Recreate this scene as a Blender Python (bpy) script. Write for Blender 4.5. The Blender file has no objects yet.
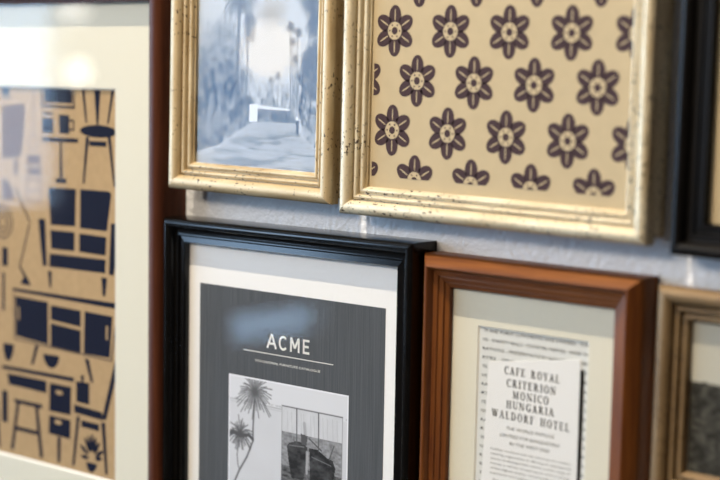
import bpy, bmesh, math, random
import numpy as np
from mathutils import Matrix, Vector

C = bpy.context.scene.collection
SC = bpy.context.scene

# ------------------------------------------------------------------ camera
EYE = Vector((0.91830, -1.04640, 1.64750))          # 1.4 m from the wall, looking left along it
ROT = Matrix(((0.749877, -0.086249, 0.655931), (0.661205, 0.064448, -0.747432), (0.022192, 0.994187, 0.105357)))
cd = bpy.data.cameras.new('camera'); cam = bpy.data.objects.new('camera', cd); C.objects.link(cam)
cam.matrix_world = Matrix.Translation(EYE) @ ROT.to_4x4()
cd.sensor_width = 36.0; cd.lens = 85.0; cd.clip_start = 0.05
cd.dof.use_dof = True; cd.dof.focus_distance = 1.40; cd.dof.aperture_fstop = 3.2
SC.camera = cam

# ------------------------------------------------------------------ sky, daylight, exposure
SC.view_settings.view_transform = 'Standard'; SC.view_settings.look = 'None'
SC.view_settings.gamma = 1.0; SC.view_settings.use_curve_mapping = False
SC.view_settings.exposure = 0.0
SC.cycles.use_denoising = True; SC.cycles.use_adaptive_sampling = False
SC.cycles.max_bounces = 10; SC.cycles.transparent_max_bounces = 16
SC.cycles.caustics_reflective = False; SC.cycles.caustics_refractive = False
SKY = (0.47, 0.70, 1.0); SKY_STRENGTH = 12.5
w = bpy.data.worlds.new('sky'); SC.world = w; w.use_nodes = True
bg = w.node_tree.nodes['Background']; bg.inputs[0].default_value = (*SKY, 1); bg.inputs[1].default_value = SKY_STRENGTH

# room extents (metres); the picture wall is y = 0
RX0, RX1, RY0, RZ1 = -3.4, 2.8, -4.6, 3.7
WINDOWS = [(-2.52, -0.5, 1.12, 3.3), (-3.95, -3.0, 1.12, 3.3), (-3.76, -3.24, 0.60, 0.73)]   # y0, y1, z0, z1 in left wall; last one invented for a reflection
for k, (y0, y1, z0, z1) in enumerate(WINDOWS):      # sampling portals, they give no light of their own
    l = bpy.data.lights.new('sky_portal', 'AREA'); l.shape = 'RECTANGLE'; l.size = z1 - z0; l.size_y = y1 - y0; l.cycles.is_portal = True
    o = bpy.data.objects.new('sky_portal', l); C.objects.link(o); o.location = (RX0 - 0.02, (y0 + y1)/2, (z0 + z1)/2)
    o.rotation_euler = (0, -math.pi/2, 0)

def spot(loc, target, watts, col, size=60, blend=0.4, r=0.02):
    l = bpy.data.lights.new('ceiling_spot', 'SPOT'); l.energy = watts; l.color = col; l.spot_size = math.radians(size); l.spot_blend = blend; l.shadow_soft_size = r
    o = bpy.data.objects.new('ceiling_spot', l); C.objects.link(o); o.location = loc
    o.rotation_euler = (Vector(target) - Vector(loc)).to_track_quat('-Z', 'Y').to_euler()
    return o
KEY_WATTS = 245; KEY_COL = (1.0, 0.86, 0.66)
spot((-0.11, -0.80, 3.52), (-0.04, 0.0, 1.45), KEY_WATTS, KEY_COL, 50, 1.0, .012)
FILL_LIGHTS = [((-1.1, -2.5, 2.65), 80, (1.0, 0.86, 0.68), 0.22), ((-0.2, -2.8, 2.65), 76, (1.0, 0.86, 0.68), 0.22)]  # unseen warm fill lights, added to brighten the picture wall
for loc, wt, col, r in FILL_LIGHTS:
    l = bpy.data.lights.new('warm_fill', 'POINT'); l.energy = wt; l.color = col; l.shadow_soft_size = r
    o = bpy.data.objects.new('warm_fill', l); C.objects.link(o); o.location = loc

# ------------------------------------------------------------------ materials
def lin(r, g, b):
    f = lambda c: (c/255/12.92) if c/255 <= .04045 else ((c/255 + .055)/1.055)**2.4
    return (f(r), f(g), f(b), 1)
def mat(name):
    m = bpy.data.materials.new(name); m.use_nodes = True
    nt = m.node_tree; return m, nt, nt.nodes['Principled BSDF']
def N(nt, t, **kw):
    n = nt.nodes.new(t)
    for k, v in kw.items():
        if k in n.inputs: n.inputs[k].default_value = v
        else: setattr(n, k, v)
    return n
def coords(nt, scale=(1, 1, 1)):
    tc = N(nt, 'ShaderNodeTexCoord'); mp = N(nt, 'ShaderNodeMapping'); mp.inputs['Scale'].default_value = scale
    nt.links.new(tc.outputs['Object'], mp.inputs['Vector']); return mp.outputs['Vector']
def noise(nt, vec, scale, detail=4, rough=.55):
    n = N(nt, 'ShaderNodeTexNoise', Scale=scale, Detail=detail, Roughness=rough); nt.links.new(vec, n.inputs['Vector']); return n.outputs['Fac']
def ramp(nt, fac, stops):
    r = N(nt, 'ShaderNodeValToRGB'); e = r.color_ramp.elements
    while len(e) < len(stops): e.new(.5)
    for k, (p, c) in enumerate(stops): e[k].position = p; e[k].color = c
    nt.links.new(fac, r.inputs['Fac']); return r.outputs['Color']
def mix(nt, fac, a, b):
    m = N(nt, 'ShaderNodeMix', data_type='RGBA')
    for s, v in ((0, fac), (6, a), (7, b)):
        if hasattr(v, 'is_linked') or hasattr(v, 'links'): nt.links.new(v, m.inputs[s])
        else: m.inputs[s].default_value = v
    return m.outputs[2]
def bump(nt, b, h, strength, dist):
    n = N(nt, 'ShaderNodeBump', Strength=strength, Distance=dist); nt.links.new(h, n.inputs['Height']); nt.links.new(n.outputs['Normal'], b.inputs['Normal'])
def plain(name, col, rough=.7, spec=.4, vary=0.0, scale=60):
    m, nt, b = mat(name); b.inputs['Roughness'].default_value = rough; b.inputs['Specular IOR Level'].default_value = spec
    if vary:
        v = coords(nt); f = noise(nt, v, scale)
        d = tuple(c*(1 - vary) for c in col[:3]) + (1,)
        nt.links.new(ramp(nt, f, [(.3, d), (.7, col)]), b.inputs['Base Color'])
    else: b.inputs['Base Color'].default_value = col
    return m
def wood(name, dark, light, rough=.35, coat=.3, spec=.5):
    m, nt, b = mat(name); v = coords(nt, (9, 150, 150)); f = noise(nt, v, 1.0, 6, .6); g = noise(nt, coords(nt, (30, 900, 900)), 1.0, 3)
    c = ramp(nt, f, [(.3, dark), (.72, light)]); c2 = mix(nt, .25, c, ramp(nt, g, [(.35, dark), (.65, light)]))
    nt.links.new(c2, b.inputs['Base Color']); b.inputs['Roughness'].default_value = rough; b.inputs['Coat Weight'].default_value = coat; b.inputs['Coat Roughness'].default_value = .2
    b.inputs['Specular IOR Level'].default_value = spec
    bump(nt, b, g, .15, .0004); return m
def aged_gold(name, base, worn, dirt, metal=.25, rough=.42, speck=.63):
    m, nt, b = mat(name); v = coords(nt)
    f = noise(nt, coords(nt, (12, 60, 60)), 1.0, 5); c = ramp(nt, f, [(.35, base), (.7, worn)])
    s1 = noise(nt, coords(nt, (260, 420, 420)), 1.0, 2, .5); s2 = noise(nt, v, 28, 3)
    mask = N(nt, 'ShaderNodeMath', operation='MULTIPLY'); a = ramp(nt, s1, [(speck, (0, 0, 0, 1)), (speck + .04, (1, 1, 1, 1))]); d = ramp(nt, s2, [(.45, (.15, .15, .15, 1)), (.6, (1, 1, 1, 1))])
    nt.links.new(a, mask.inputs[0]); nt.links.new(d, mask.inputs[1])
    c2 = mix(nt, mask.outputs[0], c, dirt)
    nt.links.new(c2, b.inputs['Base Color']); b.inputs['Metallic'].default_value = metal; b.inputs['Roughness'].default_value = rough
    bump(nt, b, s1, .12, .0005); return m
def streaked(name, dark, light, rough=.75):
    m, nt, b = mat(name); f = noise(nt, coords(nt, (1600, 1600, 14)), 1.0, 3); g = noise(nt, coords(nt, (2500, 2500, 2500)), 1.0, 2)
    c = ramp(nt, f, [(.3, dark), (.7, light)]); c2 = mix(nt, .3, c, ramp(nt, g, [(.3, dark), (.7, light)]))
    nt.links.new(c2, b.inputs['Base Color']); b.inputs['Roughness'].default_value = rough; b.inputs['Specular IOR Level'].default_value = .03; return m
def glow(name, col, strength):
    m, nt, b = mat(name); b.inputs['Base Color'].default_value = (*col, 1); b.inputs['Emission Color'].default_value = (*col, 1); b.inputs['Emission Strength'].default_value = strength; return m
def thin_glass(name, gain=1.0, rough=0.0):
    m, nt, b = mat(name); nt.nodes.remove(b); out = nt.nodes['Material Output']
    tr = N(nt, 'ShaderNodeBsdfTransparent'); gl = N(nt, 'ShaderNodeBsdfGlossy', Roughness=rough); fr = N(nt, 'ShaderNodeFresnel', IOR=1.5)
    k = N(nt, 'ShaderNodeMath', operation='MULTIPLY'); k.inputs[1].default_value = gain; k.use_clamp = True
    mx = N(nt, 'ShaderNodeMixShader'); L = nt.links.new
    ge = N(nt, 'ShaderNodeNewGeometry'); io = N(nt, 'ShaderNodeMath', operation='MULTIPLY_ADD'); io.inputs[1].default_value = 1/1.5 - 1.5; io.inputs[2].default_value = 1.5
    L(ge.outputs['Backfacing'], io.inputs[0]); L(io.outputs[0], fr.inputs['IOR'])   # a pane has the same sheen from both sides
    L(fr.outputs[0], k.inputs[0]); L(k.outputs[0], mx.inputs[0]); L(tr.outputs[0], mx.inputs[1]); L(gl.outputs[0], mx.inputs[2]); L(mx.outputs[0], out.inputs['Surface']); return m
def picture(name):
    m, nt, b = mat(name); a = N(nt, 'ShaderNodeVertexColor', layer_name='print'); nt.links.new(a.outputs[0], b.inputs['Base Color']); b.inputs['Roughness'].default_value = .6; b.inputs['Specular IOR Level'].default_value = .03; return m

M = {}
m, nt, b = mat('painted_plaster')
h = noise(nt, coords(nt), 210, 3, .5); h2 = noise(nt, coords(nt), 60, 2)
hm = N(nt, 'ShaderNodeMath', operation='ADD'); nt.links.new(h, hm.inputs[0]); nt.links.new(h2, hm.inputs[1])
b.inputs['Base Color'].default_value = (.82, .83, .86, 1); b.inputs['Roughness'].default_value = .75; bump(nt, b, hm.outputs[0], .75, .0024); M['wall'] = m
M['ceiling'] = plain('ceiling_paint', (.34, .32, .30, 1), .9)
M['side_wall'] = plain('umber_wall_paint', (.09, .075, .065, 1), .8)
M['floor'] = plain('pale_screed', (.10, .095, .09, 1), .3, .5, .1, 3)
M['white_trim'] = plain('white_gloss_paint', (.75, .75, .73, 1), .4)
M['glass'] = thin_glass('picture_glass', .55)
M['pane'] = thin_glass('window_glass', .5)
M['red_wood'] = wood('dark_red_wood', (.045, .012, .006, 1), (.11, .034, .014, 1), .5, 0, .15)
M['mahogany'] = wood('polished_mahogany', (.080, .019, .005, 1), (.25, .082, .014, 1), .42, 0, .3)
M['gold'] = aged_gold('aged_pale_gold', (.43, .29, .13, 1), (.72, .58, .36, 1), (.05, .03, .015, 1))
M['cream_gold'] = aged_gold('worn_cream_gold', (.54, .41, .23, 1), (.82, .73, .53, 1), (.06, .035, .02, 1), speck=.60)
M['bronze'] = aged_gold('antique_bronze_gold', (.15, .088, .036, 1), (.29, .19, .09, 1), (.04, .02, .01, 1), .3)
M['black'] = plain('black_lacquer', (.005, .0045, .004, 1), .13, .35, .4, 40)
M['soft_black'] = plain('satin_black_paint', (.006, .005, .0045, 1), .35, .15, .4, 40)
M['cream_mat'] = plain('cream_mat_board', (.73, .695, .57, 1), .9, .02, .03, 300)
M['white_mat'] = plain('white_mat_board', (.86, .85, .83, 1), .9, .02, .03, 300)
M['core'] = plain('mat_board_core', (.88, .86, .80, 1), .9, .02)
M['backing'] = plain('grey_backing_board', (.18, .14, .10, 1), .9, .2, .2, 80)
M['kraft'] = plain('brown_kraft_paper', (.47, .32, .17, 1), .85, .02, .12, 120)
M['ink'] = plain('blue_black_ink', (.012, .014, .028, 1), .6, .02)
M['brown_ink'] = plain('brown_ink', (.15, .08, .04, 1), .6, .02)
M['tan_paper'] = plain('aged_tan_paper', (.58, .47, .30, 1), .85, .02, .06, 90)
M['plum'] = plain('faded_plum_ink', (.082, .054, .060, 1), .7, .02, .2, 400)
M['slate'] = streaked('slate_grey_print', (.062, .068, .075, 1), (.118, .126, .136, 1))
M['white_ink'] = plain('white_ink', (.80, .79, .74, 1), .7, .02)
M['pale_paper'] = plain('pale_newsprint', (.70, .70, .66, 1), .85, .02, .03, 200)
M['card'] = plain('white_card', (.80, .79, .76, 1), .85, .02)
M['black_ink'] = plain('black_ink', (.022, .02, .018, 1), .7, .02)
M['grey_ink'] = plain('grey_ink', (.17, .16, .14, 1), .7, .02)
M['photo'] = picture('photographic_print')
M['steel'] = plain('dark_steel', (.03, .03, .03, 1), .4)

# ------------------------------------------------------------------ object helpers
def obj(name, verts, faces, mats, parent=None, face_mats=None, sharp=None, smooth=False):
    me = bpy.data.meshes.new(name); me.from_pydata([tuple(v) for v in verts], [], faces)
    for mm in (mats if isinstance(mats, (list, tuple)) else [mats]): me.materials.append(mm)
    if face_mats:
        for p, k in zip(me.polygons, face_mats): p.material_index = k
    bm = bmesh.new(); bm.from_mesh(me)
    if sharp is not None: bmesh.ops.recalc_face_normals(bm, faces=bm.faces)
    bm.to_mesh(me); bm.free()
    if smooth or sharp is not None:
        for p in me.polygons: p.use_smooth = True
        if sharp is not None: me.set_sharp_from_angle(angle=math.radians(sharp))
    o = bpy.data.objects.new(name, me); C.objects.link(o)
    if parent: o.parent = parent
    return o
class Mesh:                                             # collects boxes, sheets and polygons; build() links ONE mesh
    def __init__(s): s.v, s.f, s.k = [], [], []
    def box(s, a, b, k=0):
        n = len(s.v); (x0, y0, z0), (x1, y1, z1) = a, b
        s.v += [(x0,y0,z0),(x1,y0,z0),(x1,y1,z0),(x0,y1,z0),(x0,y0,z1),(x1,y0,z1),(x1,y1,z1),(x0,y1,z1)]
        s.f += [[n+i for i in q] for q in ((3,2,1,0),(4,5,6,7),(0,1,5,4),(1,2,6,5),(2,3,7,6),(3,0,4,7))]; s.k += [k]*6
    def poly(s, pts, z, k=0):                           # flat polygon facing the room, pts in wall mm, z mm off the wall
        if len(pts) < 3: return
        a = sum(p[0]*q[1] - q[0]*p[1] for p, q in zip(pts, pts[1:] + pts[:1]))
        if abs(a) < 1e-6: return
        if a < 0: pts = pts[::-1]
        n = len(s.v); s.v += [(x*.001, -z*.001, y*.001) for x, y in pts]; s.f.append(list(range(n, n + len(pts)))); s.k.append(k)
    def build(s, name, mats, parent=None, **kw): return obj(name, s.v, s.f, mats, parent, s.k, **kw)
def structure(o): o['kind'] = 'structure'; return o
def tag(o, label, cat, group=None):
    o['label'] = label; o['category'] = cat
    if group: o['group'] = group
    return o
def clip(pts, x0, x1, y0, y1):
    for ax, lim, s in ((0, x0, 1), (0, x1, -1), (1, y0, 1), (1, y1, -1)):
        out = []
        for a, b in zip(pts, pts[1:] + pts[:1]):
            da, db = s*(a[ax] - lim), s*(b[ax] - lim)
            if da >= 0: out.append(a)
            if da*db < 0: t = da/(da - db); out.append((a[0] + (b[0]-a[0])*t, a[1] + (b[1]-a[1])*t))
        pts = out
        if len(pts) < 3: return []
    return pts
def ell(cx, cy, rx, ry, rot=0, n=28):
    c, s = math.cos(rot), math.sin(rot)
    return [(cx + rx*math.cos(t)*c - ry*math.sin(t)*s, cy + rx*math.cos(t)*s + ry*math.sin(t)*c) for t in (2*math.pi*k/n for k in range(n))]
def rect(x0, y0, x1, y1): return [(x0, y0), (x1, y0), (x1, y1), (x0, y1)]
def stroke(a, b, w):
    dx, dy = b[0]-a[0], b[1]-a[1]; l = math.hypot(dx, dy) or 1; nx, ny = -dy/l*w/2, dx/l*w/2
    return [(a[0]+nx, a[1]+ny), (a[0]-nx, a[1]-ny), (b[0]-nx, b[1]-ny), (b[0]+nx, b[1]+ny)]

# ------------------------------------------------------------------ the room
def wall_with_holes(name, y0, y1, z0, z1, holes):       # left wall, 0.12 m thick, around the window openings
    m = Mesh(); ys = sorted({y0, y1, *[h[0] for h in holes], *[h[1] for h in holes]}); zs = sorted({z0, z1, *[h[2] for h in holes], *[h[3] for h in holes]})
    for a, b in zip(ys, ys[1:]):
        for c, d in zip(zs, zs[1:]):
            if not any(h[0] <= a and b <= h[1] and h[2] <= c and d <= h[3] for h in holes): m.box((RX0 - .12, a, c), (RX0, b, d))
    return structure(m.build(name, M['side_wall']))
def slab(name, a, b, m):
    s = Mesh(); s.box(a, b); return structure(s.build(name, m))
slab('wall_back', (RX0 - .12, 0, 0), (RX1 + .12, .12, RZ1), M['wall'])
slab('wall_front', (RX0 - .12, RY0 - .12, 0), (RX1 + .12, RY0, RZ1), M['side_wall'])
slab('wall_right', (RX1, RY0, 0), (RX1 + .12, 0, RZ1), M['side_wall'])
wall_with_holes('wall_left', RY0, 0, 0, RZ1, WINDOWS)
slab('floor', (RX0 - .12, RY0 - .12, -.1), (RX1 + .12, .12, 0), M['floor'])
slab('ceiling', (RX0 - .12, RY0 - .12, RZ1), (RX1 + .12, .12, RZ1 + .1), M['ceiling'])
slab('baseboard_back', (RX0, -.015, 0), (RX1, 0, .10), M['white_trim'])
for k, (y0, y1, z0, z1) in enumerate(WINDOWS, 1):
    t = .045 if k < 3 else .012; f = Mesh(); x0, x1 = RX0 - .09, RX0 - .03
    f.box((x0, y0, z0), (x1, y1, z0 + t)); f.box((x0, y0, z1 - t), (x1, y1, z1)); f.box((x0, y0, z0), (x1, y0 + t, z1)); f.box((x0, y1 - t, z0), (x1, y1, z1))
    if k == 1: f.box((x0, (y0+y1)/2 - .02, z0), (x1, (y0+y1)/2 + .02, z1))
    o = structure(f.build('window_%d' % k, M['white_trim']))  # the lowest window is added to mirror a bright patch in the catalogue glass
    g = Mesh(); g.box((RX0 - .062, y0 + t, z0 + t), (RX0 - .058, y1 - t, z1 - t)); g.build('pane', M['pane'], o)

# ------------------------------------------------------------------ picture frames
WALL = Vector((0, 0, 1.5))                              # all frame sizes below are mm from this point of the wall
def frame(name, box, tilt, label, group='framed pictures hung close together on the wall'):
    x0, y0, x1, y1 = box; a = math.radians(tilt); xc = (x0 + x1)/2
    e = bpy.data.objects.new(name, None); C.objects.link(e); e.empty_display_size = .05
    e.location = WALL + Vector((math.cos(a)*xc - math.sin(a)*y0, 0, math.sin(a)*xc + math.cos(a)*y0))*.001
    e.rotation_euler = (0, -a, 0); tag(e, label, 'picture frame', group)
    e['o'] = (xc, y0)
    return e
def place(o, e):                                        # part built in wall mm -> part of that frame
    o.parent = e; xc, yb = e['o']; o.location = (-xc*.001, 0, -yb*.001); return o
def moulding(e, box, prof, m, sharp=28):
    x0, y0, x1, y1 = box; xc, yb = e['o']; W, H = (x1 - x0)*.001, (y1 - y0)*.001
    for k, (L, px, py) in enumerate(((W, x0, y0), (H, x1, y0), (W, x1, y1), (H, x0, y1))):
        n = len(prof); v = []; gap = .00012
        for u, z in prof: v.append((u*.001 + gap, -z*.001, u*.001))
        for u, z in prof: v.append((L - u*.001 - gap, -z*.001, u*.001))
        f = [[i, (i+1) % n, n + (i+1) % n, n + i] for i in range(n)] + [list(range(n))[::-1], list(range(n, 2*n))]
        o = obj('rail', v, f, m, e, sharp=sharp)
        o.location = ((px - xc)*.001, 0, (py - yb)*.001); o.rotation_euler = (0, -k*math.pi/2, 0)
def arc(cu, cz, ru, rz, a0, a1, n=7): return [(cu + ru*math.cos(math.radians(a0 + (a1-a0)*k/n)), cz + rz*math.sin(math.radians(a0 + (a1-a0)*k/n))) for k in range(n + 1)]
def gold_profile(D, W):                                 # round outer bead, then two small steps down to the picture
    s = W/23
    return [(4.5, 0), (4.5, D - 16), (.4, D - 13)] + arc(5.5*s, D - 5.5, 5.5*s, 5.5, 180, 90, 9) + arc(6*s, D - 6, 6*s, 6, 80, 15, 6) + [(11.9*s, D - 8), (12.6*s, D - 8), (12.8*s, D - 5.6)] + arc(14.6*s, D - 6.6, 1.8*s, 1.8, 150, 20, 5) + \
           [(16.7*s, D - 9.2), (17.5*s, D - 9.2), (17.7*s, D - 7.6)] + arc(19.8*s, D - 9, 2.1*s, 2.0, 145, 15, 5) + [(22.2*s, D - 10.6), (23*s, D - 11), (23*s, 0)]
def black_profile(D, W):
    s = W/19
    return [(0, 0), (0, D - 7), (.4*s, D - 5)] + arc(4*s, D - 4, 3.6*s, 4, 170, 20, 8) + [(8*s, D - 4.6), (8.4*s, D - 7.0), (8.9*s, D - 7.1), (13.0*s, D - 6.8), (13.3*s, D - 8.6), (13.8*s, D - 8.7), (14.1*s, D - 8.2), (18.2*s, D - 7.9), (19*s, D - 9.8), (19*s, 0)]
def wood_profile(D, W):
    s = W/25
    return [(0, 0), (0, D - 10), (.5*s, D - 8.8), (1.2*s, D - 7.8), (7*s, D - 1.2), (8*s, D - .4), (9*s, D), (10*s, D - .4), (11*s, D - 2.0), (12*s, D - 4.6), (12.3*s, D - 5.6), (13*s, D - 5.2), (16*s, D - 6.2), (16.6*s, D - 7.6), (17.2*s, D - 7.4), (20.4*s, D - 8.4), (20.8*s, D - 9.8), (21.4*s, D - 9.6), (24.6*s, D - 10.8), (25*s, D - 11.6), (25*s, 0)]
def round_profile(D, W):
    s = W/22
    return [(0, 0), (0, D - 9)] + arc(8*s, D - 8, 8*s, 8, 172, 60, 9) + [(16*s, D - 3), (18.6*s, D - 5.4), (19*s, D - 7.8), (21.6*s, D - 7.6), (22*s, D - 9), (22*s, 0)]
def inner(box, W): return (box[0] + W, box[1] + W, box[2] - W, box[3] - W)
def glazing(e, box, z, m='glass'):
    x0, y0, x1, y1 = box; g = Mesh(); g.poly(rect(x0 - .6, y0 - .6, x1 + .6, y1 + .6), z); return place(g.build('glass_pane', M[m]), e)
def backing(e, box, z):
    x0, y0, x1, y1 = box; g = Mesh(); g.box(((x0+.3)*.001, -z*.001, (y0+.3)*.001), ((x1-.3)*.001, -.0015, (y1-.3)*.001)); return place(g.build('backing_board', M['backing']), e)
def mat_board(e, box, hole, z, m, bevel=1.6):           # mount with a bevelled window; z is its front face
    g = Mesh(); x0, y0, x1, y1 = box; a0, b0, a1, b1 = hole; r = [(x0,y0),(x1,y0),(x1,y1),(x0,y1)]; q = [(a0,b0),(a1,b0),(a1,b1),(a0,b1)]; d = bevel
    i = [(a0+d,b0+d),(a1-d,b0+d),(a1-d,b1-d),(a0+d,b1-d)]
    for k in range(4):
        j = (k+1) % 4; g.poly([r[k], r[j], q[j], q[k]], z, 0)
        n = len(g.v); g.v += [(p[0]*.001, -zz*.001, p[1]*.001) for p, zz in ((q[k], z), (q[j], z), (i[j], z - d), (i[k], z - d))]; g.f.append([n, n+1, n+2, n+3]); g.k.append(1)
    return place(g.build('mat_board', [M[m], M['core']]), e)
def sheet(e, name, box, z, mats, draw=None, t=.3):      # paper print: a thin slab of paper and the ink shapes lying on it
    x0, y0, x1, y1 = box; g = Mesh(); g.box((x0*.001, -z*.001, y0*.001), (x1*.001, -(z - t)*.001, y1*.001))
    if draw: draw(g, z + .1)
    return place(g.build(name, mats), e)
def sub(e, part, name, g, mats):                        # sub-part drawn in the same wall mm as its part
    o = g.build(name, mats); o.parent = part; return o
def photo_sheet(e, name, box, z, img, parent=None):     # img: rows from the top, linear RGB; one small facet per sample
    h, wd = img.shape[:2]; x0, y0, x1, y1 = box
    X = np.linspace(x0, x1, wd)*.001; Y = np.linspace(y1, y0, h)*.001
    v = np.stack([np.tile(X, h), np.full(h*wd, -z*.001), np.repeat(Y, wd)], 1)
    i = np.arange((h-1)*wd).reshape(h-1, wd)[:, :-1].ravel(); f = np.stack([i, i + wd, i + wd + 1, i + 1], 1)
    me = bpy.data.meshes.new(name); me.from_pydata(v.tolist(), [], f.tolist()); me.materials.append(M['photo'])
    at = me.color_attributes.new('print', 'FLOAT_COLOR', 'POINT'); at.data.foreach_set('color', np.concatenate([img.reshape(-1, 3), np.ones((h*wd, 1))], 1).astype(np.float32).ravel())
    o = bpy.data.objects.new(name, me); C.objects.link(o)
    if parent: o.parent = parent; return o
    return place(o, e)

# ------------------------------------------------------------------ lettering
FONT_MESH = {}
def text_polys(txt, height, width, x, y, shear=0.0, align='LEFT'):   # built-in sans letters as triangles, cap height and total width in mm
    cu = bpy.data.curves.new('txt', 'FONT'); cu.body = txt; cu.size = 1; cu.resolution_u = 2; cu.shear = shear
    t = bpy.data.objects.new('txt', cu); C.objects.link(t); dg = bpy.context.evaluated_depsgraph_get(); ev = t.evaluated_get(dg); me = ev.to_mesh()
    P = [(v.co.x, v.co.y) for v in me.vertices]; F = [list(p.vertices) for p in me.polygons]; ev.to_mesh_clear()
    bpy.data.objects.remove(t); bpy.data.curves.remove(cu)
    if not P: return []
    a, b = min(p[0] for p in P), max(p[0] for p in P); sx = width/(b - a); sy = height/.729
    return [[(x + (P[i][0] - a)*sx, y + P[i][1]*sy) for i in f] for f in F]
def seg(cx, cy, rx, ry, a0, a1, wa, wb, n=18):          # bowl stroke: wa thick at the sides, wb thin at top and bottom
    out = []
    for k in range(n):
        t0, t1 = (math.radians(a0 + (a1 - a0)*q/n) for q in (k, k + 1))
        o = lambda t: (cx + rx*math.cos(t), cy + ry*math.sin(t)); i = lambda t: (cx + (rx - wa)*math.cos(t), cy + (ry - wb)*math.sin(t))
        out.append([o(t0), o(t1), i(t1), i(t0)])
    return out
T_, H_ = .17, .08                                       # thick and thin stroke of the bold roman capitals (cap height 1)
def vst(x, y0=0, y1=1, t=T_): return [rect(x, y0, x + t, y1)]
def srf(x, y, w): return [rect(x, y, x + w, y + H_)]
def foot(x): return srf(x - .07, 0, T_ + .14)
def head(x): return srf(x - .07, 1 - H_, T_ + .14)
ROMAN = {
 'C': (.74, lambda: seg(.42, .5, .38, .52, 48, 312, T_, H_) + [rect(.64, .64, .70, 1.0)] + [rect(.64, .0, .69, .2)]),
 'A': (.80, lambda: [stroke((.12, 0), (.40, 1), H_ + .01), stroke((.38, .98), (.66, 0), T_), stroke((.2, .33), (.56, .33), H_)] + srf(0, 0, .26) + srf(.5, 0, .32)),
 'F': (.66, lambda: vst(.1) + foot(.1) + srf(.03, 1 - H_, .58) + [rect(.57, .74, .62, 1), rect(.27, .49, .45, .55), rect(.43, .4, .48, .64)]),
 'E': (.70, lambda: vst(.1) + srf(.03, 0, .6) + srf(.03, 1 - H_, .58) + [rect(.57, .74, .62, 1), rect(.59, 0, .64, .27), rect(.27, .49, .45, .55), rect(.43, .4, .48, .64)]),
 'R': (.80, lambda: vst(.1) + foot(.1) + srf(.03, 1 - H_, .3) + seg(.3, .74, .3, .26, -90, 90, T_, H_) + [stroke((.36, .5), (.66, .02), T_), rect(.2, .48, .32, .54), rect(.6, 0, .8, H_)]),
 'O': (.82, lambda: seg(.41, .5, .38, .52, 0, 360, T_, H_, 30)),
 'Y': (.76, lambda: vst(.3, 0, .45) + srf(.2, 0, .37) + [stroke((.12, .98), (.40, .42), T_), stroke((.64, .98), (.41, .42), H_)] + srf(0, 1 - H_, .28) + srf(.52, 1 - H_, .25)),
 'L': (.68, lambda: vst(.1) + srf(.03, 0, .6) + head(.1) + [rect(.58, 0, .63, .28)]),
 'I': (.36, lambda: vst(.1) + foot(.1) + head(.1)),
 'T': (.72, lambda: vst(.27) + srf(.2, 0, .31) + srf(.02, 1 - H_, .68) + [rect(.02, .73, .07, 1), rect(.65, .73, .70, 1)]),
 'N': (.86, lambda: [rect(.1, 0, .19, 1), rect(.64, 0, .73, 1), stroke((.16, .96), (.66, .05), .15)] + srf(.0, 0, .26) + srf(.0, 1 - H_, .2) + srf(.52, 1 - H_, .26)),
 'M': (.98, lambda: [rect(.1, 0, .16, 1), stroke((.17, .98), (.45, .08), T_), stroke((.74, .98), (.46, .08), H_)] + vst(.7) + srf(.0, 0, .26) + srf(.02, 1 - H_, .2) + srf(.62, 0, .32) + srf(.72, 1 - H_, .22)),
 'H': (.84, lambda: vst(.1) + vst(.56) + foot(.1) + foot(.56) + head(.1) + head(.56) + [rect(.2, .48, .6, .54)]),
 'U': (.80, lambda: vst(.1, .3, 1) + [rect(.62, .3, .68, 1)] + seg(.39, .3, .29, .32, 180, 360, .14, H_ + .02) + head(.1) + srf(.53, 1 - H_, .25)),
 'G': (.80, lambda: seg(.42, .5, .38, .52, 48, 312, T_, H_) + [rect(.64, .64, .69, 1.0), rect(.56, .0, .72, .4), rect(.5, .4, .8, .46)]),
 'W': (1.08, lambda: [stroke((.13, .98), (.34, .03), T_), stroke((.55, .98), (.35, .03), H_), stroke((.52, .98), (.73, .03), T_), stroke((.95, .98), (.74, .03), H_)] + srf(0, 1 - H_, .28) + srf(.4, 1 - H_, .3) + srf(.83, 1 - H_, .24)),
 'D': (.82, lambda: vst(.1) + seg(.34, .5, .42, .5, -90, 90, T_, H_) + [rect(.03, 0, .36, H_), rect(.03, 1 - H_, .36, 1)]),
 ' ': (.55, lambda: []),
}
def roman(txt, height, width, x, y, slope=0.0):
    out, pen = [], 0
    for ch in txt:
        a, fn = ROMAN[ch]; out += [[(px + pen, py) for px, py in p] for p in fn()]; pen += a + .2
    sx = width/(pen - .2)
    return [[(x + px*sx, y + py*height + px*sx*slope) for px, py in p] for p in out]

# ------------------------------------------------------------------ pictures painted as sampled prints
RNG = np.random.default_rng(7)
def grid(box, step):
    x0, y0, x1, y1 = box; return np.meshgrid(np.arange(x0, x1 + step/2, step), np.arange(y1, y0 - step/2, -step))
def fbm(shape, cell, octaves=3, stretch=1.0):
    out = np.zeros(shape); amp = 1.0; tot = 0
    for o in range(octaves):
        cy, cx = max(2., cell/2**o*stretch), max(2., cell/2**o); ny, nx = int(shape[0]/cy) + 3, int(shape[1]/cx) + 3
        g = RNG.random((ny, nx)); yy = np.arange(shape[0])/cy; xx = np.arange(shape[1])/cx; yi = yy.astype(int); xi = xx.astype(int)
        fy = (yy - yi)[:, None]; fx = (xx - xi)[None, :]; fy = fy*fy*(3 - 2*fy); fx = fx*fx*(3 - 2*fx)
        a = g[np.ix_(yi, xi)]*(1-fx) + g[np.ix_(yi, xi+1)]*fx; b = g[np.ix_(yi+1, xi)]*(1-fx) + g[np.ix_(yi+1, xi+1)]*fx
        out += amp*(a*(1-fy) + b*fy); tot += amp; amp *= .5
    return out/tot
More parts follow.
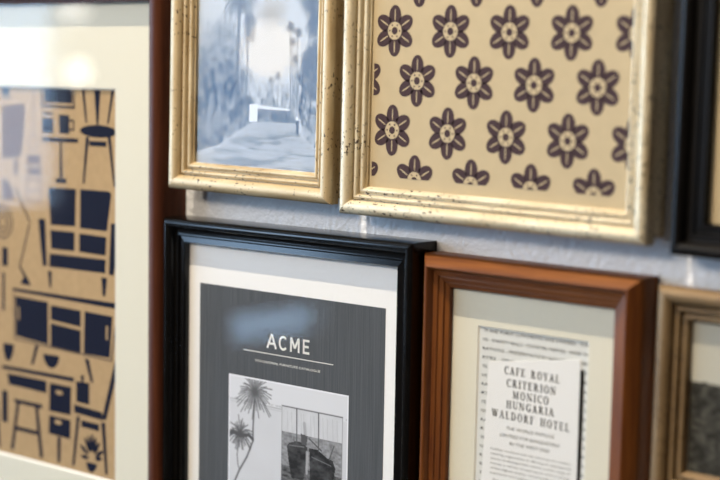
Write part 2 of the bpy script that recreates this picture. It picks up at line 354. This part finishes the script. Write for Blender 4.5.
def soft(d, e): return np.clip(.5 - d/e, 0, 1)
def d_seg(X, Y, a, b):
    ax, ay = a; bx, by = b; vx, vy = bx-ax, by-ay; t = np.clip(((X-ax)*vx + (Y-ay)*vy)/(vx*vx + vy*vy + 1e-9), 0, 1)
    return np.hypot(X - ax - t*vx, Y - ay - t*vy)
def lay(v, mask, val): return v*(1 - mask) + val*mask
def line(v, X, Y, pts, wd, val, op=1.0, e=.6):
    for a, b in zip(pts, pts[1:]): v = lay(v, op*soft(d_seg(X, Y, a, b) - wd/2, e), val)
    return v
def frond(v, X, Y, c, r, n, val, seed, wd=1.0, op=.85, droop=.25):
    rr = random.Random(seed)
    for k in range(n):
        t = 2*math.pi*(k + rr.random()*.7)/n; l = r*(.6 + .4*rr.random()); p = (c[0] + l*math.cos(t)*.55, c[1] + l*math.sin(t)*.55); q = (c[0] + l*math.cos(t), c[1] + l*math.sin(t) - l*droop*abs(math.cos(t)))
        v = line(v, X, Y, [c, p, q], wd, val, op, .9)
    return v
def inside(X, Y, pts):
    r = np.zeros(X.shape, bool)
    for (xa, ya), (xb, yb) in zip(pts, pts[1:] + pts[:1]):
        if ya != yb: r ^= ((ya > Y) != (yb > Y)) & (X < (xb - xa)*(Y - ya)/(yb - ya) + xa)
    return r.astype(float)

def palm_avenue(box):                                   # a drive lined with palms leading to a low white house
    X, Y = grid(box, .5); S = X.shape
    v = .50 + .05*(fbm(S, 60) - .5)
    n1, n2, n3, n4 = fbm(S, 8, 4, 1.5), fbm(S, 26, 3), fbm(S, 4, 3, 2.2), fbm(S, 5, 3, 5)
    tex = np.clip(1.9*(n1 - .5) + 1.1*(n3 - .5), -.5, .6)
    far = soft(np.abs(Y - 108) - 13 - 22*(n2 - .5), 16); v = lay(v, .8*far, np.clip(.24 + .5*tex, .05, .5))
    edge = -100 - 30*np.clip((Y - 95)/80, 0, 1)
    lm = soft(X - (edge + 22*(n2 - .5)), 10)*soft(Y - (170 + 50*(n2 - .5)), 30)
    v = lay(v, .92*lm, np.clip(.09 + .36*tex*np.clip((190 - Y)/70, .4, 1) + .10*np.clip((Y - 120)/50, 0, 1), .01, .5))
    v = lay(v, .55*lm*(n4 > .60), .30)
    rm = soft(-(X - (-49 - 5*np.sin(Y/15) + 15*(n2 - .5))), 6); v = lay(v, .9*rm, np.clip(.12 + .5*tex, .01, .45))
    for pts, wd, val in (([(-123, 190), (-124.3, 144), (-126, 104)], 3.6, .10), ([(-113.4, 184), (-112.3, 145), (-113.8, 104)], 2.2, .13), ([(-140, 190), (-142, 90)], 1.6, .2), ([(-62.7, 172), (-60.4, 97)], 1.2, .12), ([(-60.1, 163), (-58.1, 97)], 1.1, .14), ([(-54.6, 169), (-53.6, 97)], 1.2, .12), ([(-57.4, 148), (-56.5, 98)], 1.0, .16), ([(-76, 132), (-75.5, 100)], .8, .2), ([(-84, 128), (-84, 100)], .8, .22)):
        v = line(v, X, Y, pts, wd, val, .85)
    for c, r, n, val in (((-123, 199), 20, 60, .08), ((-121, 204), 20, 40, .10), ((-110.5, 178), 9, 34, .12), ((-110.4, 167), 8.5, 30, .12), ((-62.7, 173.5), 6.2, 16, .05), ((-53.6, 169), 5, 15, .05), ((-59.8, 161), 4.8, 14, .06), ((-56.4, 147), 4.8, 14, .07), ((-76, 133), 4, 16, .16), ((-84, 129), 4, 16, .18), ((-40, 200), 16, 44, .08), ((-36, 176), 12, 34, .07), ((-38, 150), 12, 34, .08), ((-37, 124), 12, 30, .10), ((-150, 92), 14, 30, .22), ((-160, 84), 12, 26, .26)):
        v = frond(v, X, Y, c, r, n, val, int(-c[0]*7), 1.0, .75, .45)
    v = lay(v, inside(X, Y, rect(-99, 92.5, -61, 104.5)), np.clip(.16 + .5*(n3 - .5), .02, .5)); v = lay(v, inside(X, Y, [(-109, 92.5), (-99, 92.5), (-99, 108.5), (-109, 107.5)]), .70); v = lay(v, inside(X, Y, [(-99, 104), (-61, 103.6), (-61, 105.2), (-99, 107.4)]), .62)
    v = lay(v, .8*soft(np.hypot((X + 63)/9, (Y - 95)/3.2) - 1, .3), .06)
    ground = inside(X, Y, [(-180, 40), (-180, 62), (-146, 71), (-126, 82), (-103, 93), (-58, 94), (-50, 84), (-24, 70), (-20, 40)])
    st = fbm(S, 34, 4, .14); v = lay(v, ground, .36 + .10*(st - .5))
    v = lay(v, .8*soft(d_seg(X, Y, (-168, 62), (-140, 71)) - 1.6 - 6*(n1 - .5), 2.5), .50); v = lay(v, .8*soft(d_seg(X, Y, (-140, 74), (-104, 91)) - 1.4 - 6*(n1 - .5), 2.5), .46); v = lay(v, .8*soft(d_seg(X, Y, (-50, 86), (-28, 70)) - .7 - 2*(n1 - .5), 1.6), .52)
    for a, b, wd, op in (((-132, 73), (-76, 76), 2.6, .8), ((-158, 56), (-100, 59), 2.2, .7), ((-100, 57.5), (-62, 62.5), 1.6, .7), ((-62, 68), (-33, 66), .8, .7), ((-84, 82), (-52, 82.6), .7, .6), ((-130, 51), (-62, 53), 1.8, .6), ((-46, 57), (-30, 55), .8, .7), ((-150, 66), (-118, 68), .8, .5)):
        v = lay(v, op*soft(d_seg(X, Y, a, b) - wd + 13*(st - .5), 2.4), .15)
    v = lay(v, soft(d_seg(X, Y, (-52.4, 85.5), (-52.4, 95.5)) - 1.5, .8), .05); v = lay(v, soft(np.hypot(X + 52.9, Y - 97.6) - 1.6, .8), .7); v = lay(v, .8*soft(np.hypot(X + 46.3, Y - 94) - 1.6, .8), .07)
    g = np.clip(v, .012, .8)[..., None]; return g*np.array([.92, .97, 1.04]) + (1 - g)**3*np.array([-.004, .014, .065])
def courtyard(box):                                     # spiky plants before a white wall with an opening onto two moored boats
    X, Y = grid(box, .55); S = X.shape; n = fbm(S, 40); n2 = fbm(S, 6, 3, .5); n3 = fbm(S, 8, 3, 3)
    v = .62 + .06*(n - .5); v = lay(v, (Y > -149).astype(float), .68)
    v = line(v, X, Y, [(-131, -148.4), (-66, -149.6)], .9, .33, .8); v = line(v, X, Y, [(-131, -150.6), (-66, -151.6)], .6, .42, .7)
    v = lay(v, .5*soft(np.abs(Y + 147.6) - .7, .6)*(n2 > .55), .3)
    win = inside(X, Y, [(-66.3, -146.2), (3.2, -146.2), (3.2, -225), (-66.3, -225)])
    w = .60 + .10*(n3 - .5); w = np.where(Y < -168, .26 + .28*(n2 - .5), w); w = np.where(Y < -197, .12 + .25*(n2 - .5), w)
    for x in (-60, -55, -44, -41, -33, -29, -19, -14, -8, -3): w = line(w, X, Y, [(x, -150), (x + 1.5, -176)], .5, .36, .6)
    w = line(w, X, Y, [(-40, -158), (-38, -172)], 3.4, .3, .6)
    hull = np.clip(.05 + .06*(n2 - .5) + .08*(fbm(S, 24, 2, .5) - .5), .02, .2)
    w = lay(w, inside(X, Y, [(-60, -180), (-57, -177), (-50, -174.5), (-40, -175), (-36, -178), (-37, -190), (-40, -206), (-54, -207), (-58, -192)]), hull)
    w = lay(w, inside(X, Y, [(-34, -178), (-24, -178), (-14, -183), (-7, -184.5), (-4, -191), (-7, -206), (-12, -230), (-30, -230), (-33, -200)]), hull)
    w = lay(w, inside(X, Y, [(-44, -167), (-36, -168), (-37, -176), (-43, -176)]), .10)
    w = line(w, X, Y, [(-34, -170), (-20, -178)], 1.2, .08); w = line(w, X, Y, [(-6, -172), (-11, -184)], 1.2, .1); w = line(w, X, Y, [(-57, -179), (-40, -178)], .6, .3, .7); w = line(w, X, Y, [(-31, -185), (-9, -189)], .6, .28, .7)
    w = line(w, X, Y, [(-36.5, -182), (-36.5, -200)], 2.4, .42, .8)
    w = line(w, X, Y, [(-49, -146), (-48.5, -176)], 1.3, .10); w = line(w, X, Y, [(-23.8, -146), (-23.2, -179)], 1.3, .10)
    v = lay(v, win, w); v = line(v, X, Y, [(-66.3, -146.2), (3.2, -146.2)], 1.0, .10); v = line(v, X, Y, [(3.2, -146), (3.2, -225)], .6, .2); v = line(v, X, Y, [(-66.3, -146), (-66.3, -225)], .5, .25)
    v = line(v, X, Y, [(-99.4, -146), (-100.9, -171.5), (-100.6, -181.9), (-107.8, -197.3), (-117.5, -211.4), (-126, -228)], 2.0, .16); v = line(v, X, Y, [(-117.5, -184), (-120.2, -197.6), (-119, -206), (-117, -211)], 1.3, .2)
    v = frond(v, X, Y, (-99, -139), 24, 46, .12, 3, 1.1, .85, .2); v = frond(v, X, Y, (-116.7, -178), 17, 34, .10, 5, 1.1, .9, .25)
    v = line(v, X, Y, [(-116, -180), (-126, -178), (-131, -181)], 3.4, .10); v = line(v, X, Y, [(-116, -180), (-106, -178), (-101, -181)], 3.2, .10)
    edge = (X < box[0] + 1.4) | (X > box[2] - 1.4) | (Y > box[3] - 1.4); v = np.where(edge, .8, v)
    return np.clip(v, .03, .85)[..., None]*np.array([.97, .985, 1.03])
def old_view(box):                                      # pale sky over a dark town
    X, Y = grid(box, .8); S = X.shape; n = fbm(S, 14, 4); n2 = fbm(S, 5, 3, .6)
    v = np.where(Y > -68 + 3*(n - .5), .52, .045 + .13*(n2 - .45) + .06*(n - .5)); v = np.clip(v, .03, .8)[..., None]
    return v*np.array([1.0, .96, .80])

# ------------------------------------------------------------------ framed print of furniture, far left
LB = (-638, -351, -209.6, 219)
DARK_INK = [
    [(-396.4, 119.5),(-394.1, 119.5),(-394.2, 101.7),(-396.5, 101.9)],
    [(-396.5, 101.9),(-345.5, 101.2),(-345.5, 98.8),(-396.5, 99.4)],
    [(-347.5, 120.3),(-345.4, 120.4),(-345.5, 100.7),(-347.5, 100.6)],
    [(-391.3, 119.6),(-348.9, 120.3),(-349.0, 103.8),(-391.4, 104.1)],
    [(-457.3, 117.5),(-446.0, 117.7),(-446.1, 109.9),(-457.4, 109.6)],
    [(-457.4, 108.2),(-442.9, 108.2),(-443.0, 106.5),(-457.4, 106.7)],
    [(-401.4, -9.1),(-390.5, -8.4),(-388.5, -53.9),(-394.6, -54.5)],
    [(-385.8, 20.9),(-383.5, 22.5),(-344.1, 23.3),(-345.2, -12.6),(-382.1, -13.6)],
    [(-337.7, 23.4),(-297.2, 23.6),(-293.5, 22.5),(-292.9, 19.7),(-299.0, -13.8),(-338.5, -13.6)],
    [(-382.9, -18.5),(-346.1, -18.2),(-346.4, -36.4),(-381.6, -36.8)],
    [(-339.3, -18.6),(-299.7, -19.4),(-300.9, -36.9),(-339.6, -36.3)],
    [(-383.8, -41.4),(-300.7, -40.6),(-301.4, -53.6),(-384.6, -54.4)],
    [(-293.3, -5.9),(-282.6, -6.1),(-282.5, -23.2),(-289.3, -54.6),(-296.4, -54.1)],
    [(-386.8, -58.6),(-380.7, -58.6),(-381.7, -74.7),(-384.7, -74.5)],
    [(-307.2, -57.7),(-298.6, -57.8),(-301.4, -75.5),(-305.3, -75.0)],
    [(-430.2, -75.4),(-423.7, -66.9),(-419.0, -67.9),(-412.7, -75.7)],
    [(-432.7, -58.3),(-429.5, -57.5),(-419.0, -68.4),(-423.7, -68.4)],
    [(-416.2, -15.1),(-413.9, -14.9),(-430.0, -59.5),(-431.9, -58.7)],
    [(-438.1, 19.4),(-436.1, 20.2),(-413.5, -12.9),(-415.4, -14.0)],
    [(-458.8, -41.0),(-449.9, -41.3),(-450.1, -59.8),(-459.0, -59.6)],
    [(-459.1, -66.1),(-455.0, -66.7),(-455.4, -104.9),(-459.5, -104.3)],
    [(-394.7, 70.6),(-340.8, 71.1),(-340.8, 66.9),(-394.7, 66.3)],
    [(-368.2, 66.8),(-365.2, 66.9),(-364.0, 32.7),(-368.5, 32.4)],
    [(-374.3, 32.1),(-358.5, 32.2),(-358.5, 27.7),(-374.3, 27.3)],
    [(-394.6, 89.4),(-377.8, 89.1),(-377.9, 74.6),(-394.7, 74.5)],
    [(-394.5, 94.6),(-377.8, 94.5),(-377.8, 92.2),(-394.6, 92.2)],
    [(-369.5, 92.9),(-353.8, 92.6),(-353.8, 74.7),(-368.5, 74.9)],
    [(-353.8, 88.7),(-346.4, 88.4),(-346.4, 86.5),(-353.8, 86.8)],
    [(-348.6, 88.3),(-346.4, 88.4),(-346.4, 78.5),(-348.6, 78.9)],
    [(-353.8, 80.2),(-346.4, 79.9),(-346.4, 78.0),(-353.8, 78.3)],
    [(-335.6, 118.7),(-331.3, 118.8),(-327.3, 86.2),(-329.7, 86.1)],
    [(-317.5, 119.0),(-308.0, 119.2),(-311.2, 84.8),(-313.9, 84.7)],
    [(-292.5, 119.4),(-288.3, 119.5),(-296.5, 86.2),(-298.9, 86.1)],
    [(-325.2, 69.4),(-299.6, 69.9),(-300.0, 64.8),(-324.5, 64.8)],
    [(-329.5, 73.0),(-324.7, 73.2),(-331.4, 28.7),(-334.3, 29.1)],
    [(-298.2, 74.2),(-293.6, 74.3),(-287.0, 28.4),(-289.6, 28.3)],
    [(-442.2, -80.5),(-281.9, -80.1),(-281.9, -85.6),(-442.2, -83.5)],
    [(-438.3, -88.4),(-386.7, -89.2),(-386.9, -131.1),(-437.6, -128.0)],
    [(-382.5, -91.7),(-337.2, -92.5),(-337.3, -108.3),(-382.6, -106.1)],
    [(-382.6, -109.3),(-337.3, -111.7),(-337.3, -133.4),(-382.7, -132.0)],
    [(-331.6, -92.4),(-291.0, -93.3),(-295.0, -132.9),(-332.9, -133.3)],
    [(-285.4, -91.3),(-283.7, -91.3),(-292.0, -135.9),(-293.7, -135.9)],
    [(-440.2, -130.6),(-292.1, -135.0),(-292.4, -136.1),(-440.2, -131.8)],
    [(-441.6, -84.5),(-440.2, -84.3),(-439.0, -131.2),(-440.4, -131.4)],
    [(-406.4, -133.4),(-401.4, -133.8),(-409.8, -154.1),(-413.9, -154.0)],
    [(-331.7, -137.5),(-325.1, -138.1),(-318.9, -158.9),(-322.4, -159.9)],
    [(-458.2, -137.5),(-440.3, -137.4),(-442.0, -145.6),(-446.9, -154.3),(-453.4, -154.6),(-457.4, -146.5)],
    [(-460.0, -160.0),(-347.5, -158.4),(-347.6, -162.6),(-460.1, -164.0)],
    [(-451.9, -167.4),(-389.4, -167.1),(-389.5, -179.2),(-449.6, -178.4)],
    [(-384.4, -168.2),(-351.6, -168.2),(-352.5, -195.8),(-385.4, -196.0)],
    [(-385.4, -200.4),(-352.8, -200.5),(-353.3, -219.5),(-386.3, -218.4)],
    [(-373.1, -219.8),(-367.5, -219.9),(-368.6, -245.1),(-372.9, -245.0)],
    [(-460.3, -185.4),(-451.3, -185.7),(-451.6, -217.8),(-460.6, -217.6)],
    [(-441.6, -191.8),(-395.5, -191.5),(-396.3, -195.8),(-440.0, -195.8)],
    [(-436.8, -195.3),(-432.1, -195.5),(-441.9, -243.7),(-446.9, -243.8)],
    [(-407.6, -195.7),(-402.5, -195.7),(-395.0, -244.7),(-400.3, -244.9)],
    [(-437.8, -219.0),(-404.2, -219.0),(-404.3, -223.3),(-438.6, -223.2)],
    [(-286.8, -131.9),(-280.7, -133.5),(-300.0, -192.7),(-306.5, -193.2)],
    [(-347.6, -184.2),(-305.8, -186.3),(-305.8, -193.8),(-347.2, -192.2)],
    [(-336.7, -198.1),(-310.2, -198.5),(-310.2, -205.2),(-336.7, -204.5)],
    [(-343.4, -194.7),(-338.8, -195.0),(-347.0, -244.7),(-350.4, -244.5)],
    [(-307.3, -195.7),(-301.5, -195.8),(-297.7, -245.1),(-301.5, -244.8)],
    [(-344.1, -161.3),(-324.8, -160.7),(-324.8, -181.7),(-344.2, -181.2)],
    [(-337.7, -154.7),(-332.2, -154.4),(-333.2, -160.8),(-336.2, -161.0)],
    [(-329.4, -237.3),(-313.1, -237.5),(-315.3, -242.8),(-319.8, -246.4),(-324.9, -246.3),(-327.9, -242.9)],
]
BROWN_INK = [
    [(-457.5, 98.8),(-426.4, 102.0),(-422.0, 100.7),(-420.9, 96.8),(-424.3, 66.6),(-428.2, 51.8),(-432.3, 49.2),(-458.0, 47.0)],
    [(-408.3, 118.3),(-406.7, 118.4),(-407.7, 71.1),(-409.2, 71.0)],
    [(-418.1, 52.2),(-397.9, 53.1),(-397.9, 44.4),(-418.2, 43.5)],
    [(-419.7, 41.8),(-396.4, 42.8),(-396.4, 41.6),(-419.8, 40.7)],
    [(-415.8, 39.7),(-398.7, 40.3),(-398.8, 33.3),(-415.9, 32.9)],
    [(-419.1, 28.8),(-397.2, 29.5),(-397.2, 28.2),(-419.1, 27.5)],
    [(-419.1, 18.5),(-397.3, 19.3),(-397.3, 18.0),(-419.1, 17.3)],
    [(-420.0, 7.9),(-396.6, 8.9),(-396.6, 7.7),(-420.0, 6.7)],
    [(-418.8, 42.5),(-417.2, 42.5),(-418.0, 7.4),(-419.5, 7.3)],
    [(-398.4, 43.4),(-396.8, 43.5),(-396.7, 8.7),(-398.3, 8.6)],
    [(-439.5, 46.4),(-432.7, 46.7),(-433.7, 32.0),(-438.8, 31.7)],
    [(-458.2, 27.7),(-448.5, 25.3),(-441.4, 16.8),(-439.0, 7.0),(-458.4, 5.9)],
]
def furniture(g, z):
    art = DARK_INK + [ell(-311.5, 78.8, 26.5, 5.9)] + [[(-394.4, -140.8), (-369.7, -140.3)] + [(-382 + 12.3*math.cos(t), -140.6 - 13*math.sin(t)) for t in (k*math.pi/12 for k in range(1, 12))]]
    base = (-320.5, -233.5)
    for tx, ty in ((-320.5, -209.5), (-331.3, -214.5), (-338, -222.5), (-336.5, -233), (-310, -216), (-304.8, -223.5), (-306.5, -231), (-326, -212), (-315, -212)):
        cx, cy = (base[0] + 2*tx)/3, (base[1] + 2*ty)/3; art.append(ell(cx, cy, math.hypot(tx - base[0], ty - base[1])*.36, 2.1, math.atan2(ty - base[1], tx - base[0]), 14))
    for r0, r1 in ((15, 16.6), (10, 11.6), (5, 6.6)):
        for k in range(24):
            a, b = 2*math.pi*k/24, 2*math.pi*(k + 1)/24; art.append([(-458 + r0*math.cos(a), -16 + r0*math.sin(a)), (-458 + r1*math.cos(a), -16 + r1*math.sin(a)), (-458 + r1*math.cos(b), -16 + r1*math.sin(b)), (-458 + r0*math.cos(b), -16 + r0*math.sin(b))])
    for p in art: g.poly(p, z, 1)
    br = BROWN_INK + [[(-408.6 + a*math.cos(t), 64.3 + b*math.sin(t)) for a, b, t in ((6.4, 7, t0), (7.4, 8, t0), (7.4, 8, t1), (6.4, 7, t1))] for t0, t1 in ((k*math.pi/12, (k + 1)*math.pi/12) for k in range(24))]
    for p in br: g.poly(p, z, 2)
    for p in art:                   # the row of furniture runs on behind the left edge of the view
        q = [(x - 166, y) for x, y in p]
        if all(-553 < x < -463 for x, y in q): g.poly(q, z, 1)
    for p in (stroke((-433.2, -98.5), (-432.6, -111.5), 2.4), stroke((-299, -103), (-299, -116), 2.6), ell(-369.9, -176, 5.6, 2.2), ell(-371.5, -205.5, 5.6, 2.2)): g.poly(p, z + .1, 0)
e = frame('framed_furniture_print', LB, .555, 'large dark red wooden frame with furniture silhouettes on brown paper in a wide cream mount')
moulding(e, LB, round_profile(34, 21.5), M['red_wood']); b = inner(LB, 21.5)
backing(e, b, 15.5); sheet(e, 'furniture_print', (-562, -258, -278, 126), 17.2, [M['kraft'], M['ink'], M['brown_ink']], furniture)
mat_board(e, b, (-556, -250.5, -284.5, 119), 19.6, 'cream_mat'); glazing(e, b, 23.6)

# ------------------------------------------------------------------ palm avenue photograph in pale gold
PB = (-197.5, 30.3, -4, 272)
e = frame('framed_photograph', PB, -.282, 'pale gold frame around a blue-grey photograph of a road lined with palm trees')
moulding(e, PB, gold_profile(36, 24), M['gold']); b = inner(PB, 24)
backing(e, b, 21); box = (b[0] - .4, b[1] - .4, b[2] + .4, b[3] + .4); photo_sheet(e, 'photograph', box, 22.4, palm_avenue(box)); glazing(e, b, 24.0)

# ------------------------------------------------------------------ sheet of repeated dark blossoms in cream gold
MB = (3, 24, 292, 322)
def blossoms(g, z):
    area = (28, 270, 55.6, 292)
    rows = [(r, 171 + dy) for r, dy in ((0, 0), (1, -38.5), (0, -78), (1, -116.5), (1, 38.5), (0, 77), (1, 115.5))]
    for r, cy in rows:
        for k in range(-1, 6):
            cx = (48.5 if r == 0 else 72.5) + 55.7*k; up = 1 if r == 0 else -1
            put = lambda p, q, zz: g.poly(clip([(cx + x, cy + up*y) for x, y in p], *area), zz, q)
            for j in range(6):
                t = math.radians(90 + 60*j); put(ell(11.6*math.cos(t), 11.6*math.sin(t), 8.6, 6.2, t, 20), 1, z)
                put(ell(12.5*math.cos(t), 12.5*math.sin(t), 5.0, .55, t, 8), 0, z + .1)
            put(ell(0, 0, 8.4, 8.4), 1, z + .04); put(ell(0, 0, 7.0, 7.0), 0, z + .12); put(ell(0, 0, 3.0, 3.0), 1, z + .2)
            for j in range(6):
                t = math.radians(60 + 60*j); put(ell(5*math.cos(t), 5*math.sin(t), .8, .8, 0, 8), 1, z + .2)
e = frame('framed_pattern_sheet', MB, -.218, 'worn cream and gold frame holding tan paper printed with rows of dark motifs')
moulding(e, MB, gold_profile(33, 22.8), M['cream_gold']); b = inner(MB, 22.8)
backing(e, b, 18); sheet(e, 'pattern_sheet', (b[0] - .4, b[1] - .4, b[2] + .4, b[3] + .4), 20, [M['tan_paper'], M['plum']], blossoms); glazing(e, b, 21.4)

# ------------------------------------------------------------------ furniture catalogue cover in black lacquer
AB = (-208.2, -316, 81.2, 6)
e = frame('framed_catalogue_cover', AB, .361, 'glossy black frame holding a grey furniture catalogue cover with a palm and boat photograph')
moulding(e, AB, black_profile(31, 21.9), M['black']); b = inner(AB, 21.9)
backing(e, b, 16)
pg = sheet(e, 'catalogue_cover', (b[0] - .4, b[1] - .4, b[2] + .4, b[3] + .4), 17, [M['white_mat'], M['slate']], lambda g, z: g.poly(rect(-172.4, -276, 44, -50.6), z, 1))
g = Mesh(); z = 17.22; y0, y1 = -99.3, -86.9; t = 2.3
for p in ([stroke((-85, y0), (-79.2, y1), t), stroke((-79.2, y1), (-73.4, y0), t), rect(-82.6, y0 + 3.2, -75.8, y0 + 5.2), ell(-79.2, y1 - .3, 1.2, .9, 0, 8)] + seg(-64.0, (y0 + y1)/2, 5.9, 6.45, 42, 318, t, t - .2)
          + [rect(-55.0, y0, -52.8, y1), rect(-45.0, y0, -42.8, y1), stroke((-53.6, y1 - .4), (-48.9, y0 + 3.4), t), stroke((-44.2, y1 - .4), (-48.9, y0 + 3.4), t)]
          + [rect(-38.6, y0, -36.4, y1), rect(-38, y0, -30.2, y0 + 2), rect(-38, y1 - 2, -30.2, y1), rect(-38, y0 + 5.3, -31.2, y0 + 7.2)]): g.poly([(-89.3 + (x + 86)*.9, y + .6) for x, y in p], z)
g.poly(rect(-117.2, -104, -11.8, -103.3), z)
for p in text_polys('1950 ORIGINAL FURNITURE CATALOGUE', 2.1, 76, -102.5, -112.2): g.poly(p, z)
sub(e, pg, 'lettering', g, [M['white_ink']])
box = (-131.2, -226, 9.4, -127); SHIFT = -.0035; photo_sheet(e, 'photograph', box, 17.25, courtyard(box), pg).location.x = SHIFT; glazing(e, b, 20.6)

# ------------------------------------------------------------------ banqueting advertisement in mahogany
CB = (84.2, -262, 284.5, -1.5)
e = frame('framed_advertisement', CB, .064, 'reddish mahogany frame with a cream mount around a white card listing venues in capitals')
moulding(e, CB, wood_profile(28, 25.2), M['mahogany']); b = inner(CB, 25.2)
backing(e, b, 10)
SH = -2.2
pg = sheet(e, 'printed_page', (134 + SH, -212, 241 + SH, -50), 12.4, [M['pale_paper']])
g = Mesh(); LINES = ['TE AND PUBLIC LUNCHEONS AND DINNERS - THE', 'NS - CHARITY BALLS - COCKTAIL PARTIES - WINE TA', 'RATIONS - PRESENTATION BANQUETS - RE', 'RTIES - SPECIAL OCCASIONS - SUPPERS']
for k in range(21):
    for p in text_polys(LINES[k % 4], 2.5 if k else 2.8, 96.4, 141.2 + SH, -57.9 - 6.95*k, 0): g.poly(clip(p, 139 + SH, 239 + SH, -212, -50), 12.52)
sub(e, pg, 'lettering', g, [M['black_ink']])
g = Mesh(); g.poly([(x + SH, y) for x, y in [(231.0, -75.6), (235.0, -75.2), (234.2, -200), (231.0, -200)]], 12.55); sub(e, pg, 'drop_shadow_strip', g, [M['black_ink']])  # the card's drop shadow, laid on as a flat dark strip
q = [(x + SH, y) for x, y in [(147.7, -80.4), (231.3, -68.0), (231.6, -196), (142.6, -199)]]
g = Mesh(); g.poly(q, 13.0, 0)
for (xa, ya), (xb, yb) in zip(q, q[1:] + q[:1]):
    n = len(g.v); g.v += [(xa*.001, -.0130, ya*.001), (xb*.001, -.0130, yb*.001), (xb*.001, -.0124, yb*.001), (xa*.001, -.0124, ya*.001)]; g.f.append([n, n+1, n+2, n+3]); g.k.append(0)
card = place(g.build('paper_card', [M['card']]), e)
g = Mesh()
for txt, h, x0, x1, y, sl in (('CAFE ROYAL', 6.0, 163.2, 214.2, -87.1, -.006), ('CRITERION', 6.0, 165.6, 211.2, -96.6, -.004), ('MONICO', 5.9, 171.8, 205, -105.0, 0), ('HUNGARIA', 5.9, 166, 210, -113.1, 0), ('WALDORF HOTEL', 6.1, 152.4, 224.4, -121.6, -.014)):
    for p in roman(txt, h, x1 - x0, x0 + SH - .6, y - .6, sl): g.poly(p, 13.12)
sub(e, card, 'heading', g, [M['black_ink']])
g = Mesh()
for txt, x0, x1, y in (('THE WORLD-FAMOUS', 166.2, 210.4, -130), ('CENTRES FOR BANQUETING', 160.2, 215.5, -136), ('IN THE WEST END', 169.4, 206.7, -141.6)):
    for p in text_polys(txt, 2.7, x1 - x0, x0 + SH, y - .4, .2): g.poly(p, 13.12)
for k, txt in enumerate(('Facilities combined with the resources of a modern', 'catering organization in offering an unsurpassed', 'choice of distinguished rooms, a wide range of', 'menus, a variety of catering at various prices,', 'of the highest quality, consistently serviced by', 'experience and tradition known to all.', 'For the banquet and for the smaller party', 'there is every comfort and a warm welcome', 'from the first guest until the very last.', 'Enquiries for dates and menus are invited', 'and will be answered by return of post.')):
    wdt = 74 if k not in (5,) else 58
    for p in text_polys(txt, 1.75, wdt, 152 + SH + (3 if k == 6 else 0), -148 - 3.75*k - (1.2 if k > 5 else 0)): g.poly(p, 13.12)
sub(e, card, 'lettering', g, [M['grey_ink']])
mat_board(e, b, (136.6 + SH, -208, 238.2 + SH, -53.6), 13.4, 'cream_mat', 1.0); glazing(e, b, 15.2)

# ------------------------------------------------------------------ antique gold frame, lower right, and black frame, upper right
BB = (299.5, -156, 505, -2)
e = frame('framed_photograph', BB, -.3, 'antique bronze-gold frame beside the mahogany frame, holding a dark townscape under pale sky')
moulding(e, BB, gold_profile(28, 24), M['bronze']); b = inner(BB, 24); backing(e, b, 15); box = (b[0] - .4, b[1] - .4, b[2] + .4, b[3] + .4)
photo_sheet(e, 'photograph', box, 16, old_view(box)); glazing(e, b, 16.8)
TB = (308, 20.5, 505, 300)
e = frame('framed_print', TB, -.48, 'satin black ridged frame above the bronze-gold frame, showing a sliver of tan paper')
moulding(e, TB, black_profile(30, 23.5), M['soft_black']); b = inner(TB, 23.5); backing(e, b, 14)
sheet(e, 'print', (b[0] - .4, b[1] - .4, b[2] + .4, b[3] + .4), 15.5, [M['tan_paper'], M['brown_ink']], lambda g, z: [g.poly(ell(352 + 34*k, 250 - 62*j, 7, 16, .5, 20), z, 1) for k in range(4) for j in range(4)]); glazing(e, b, 17.2)

# ------------------------------------------------------------------ pendant globes hanging in the room, seen as reflections in the glass
M['bulb'] = glow('frosted_bulb', (1.0, .93, .82), 15.0)
for (x, y, z), r, label in (((-2.356, -1.663, 1.752), .034, 'small globe bulb mirrored at the top of the cream mount'), ((-2.1165, -1.477, 1.606), .034, 'small globe bulb mirrored just above the furniture print'), ((-1.623, -1.596, 1.664), .062, 'larger globe lamp mirrored between the palms of the road photograph')):
    root = bpy.data.objects.new('pendant_lamp', None); C.objects.link(root); root.location = (x, y, z); tag(root, label, 'lamp', 'pendant lamps of the room')
    bm = bmesh.new(); bmesh.ops.create_uvsphere(bm, u_segments=24, v_segments=16, radius=r); me = bpy.data.meshes.new('globe'); bm.to_mesh(me); bm.free()
    for p in me.polygons: p.use_smooth = True
    me.materials.append(M['bulb']); o = bpy.data.objects.new('globe', me); C.objects.link(o); o.parent = root
    for nm, rad, za, zb in (('cap', r*.45, r*.9, r*1.6), ('cord', .003, r*1.6, RZ1 - z)):
        v = [(rad*math.cos(2*math.pi*k/12), rad*math.sin(2*math.pi*k/12), q) for q in (za, zb) for k in range(12)]
        obj(nm, v, [[k, (k+1) % 12, 12 + (k+1) % 12, 12 + k] for k in range(12)] + [list(range(12))[::-1], list(range(12, 24))], M['steel'], root, smooth=False)
bpy.context.view_layer.update()
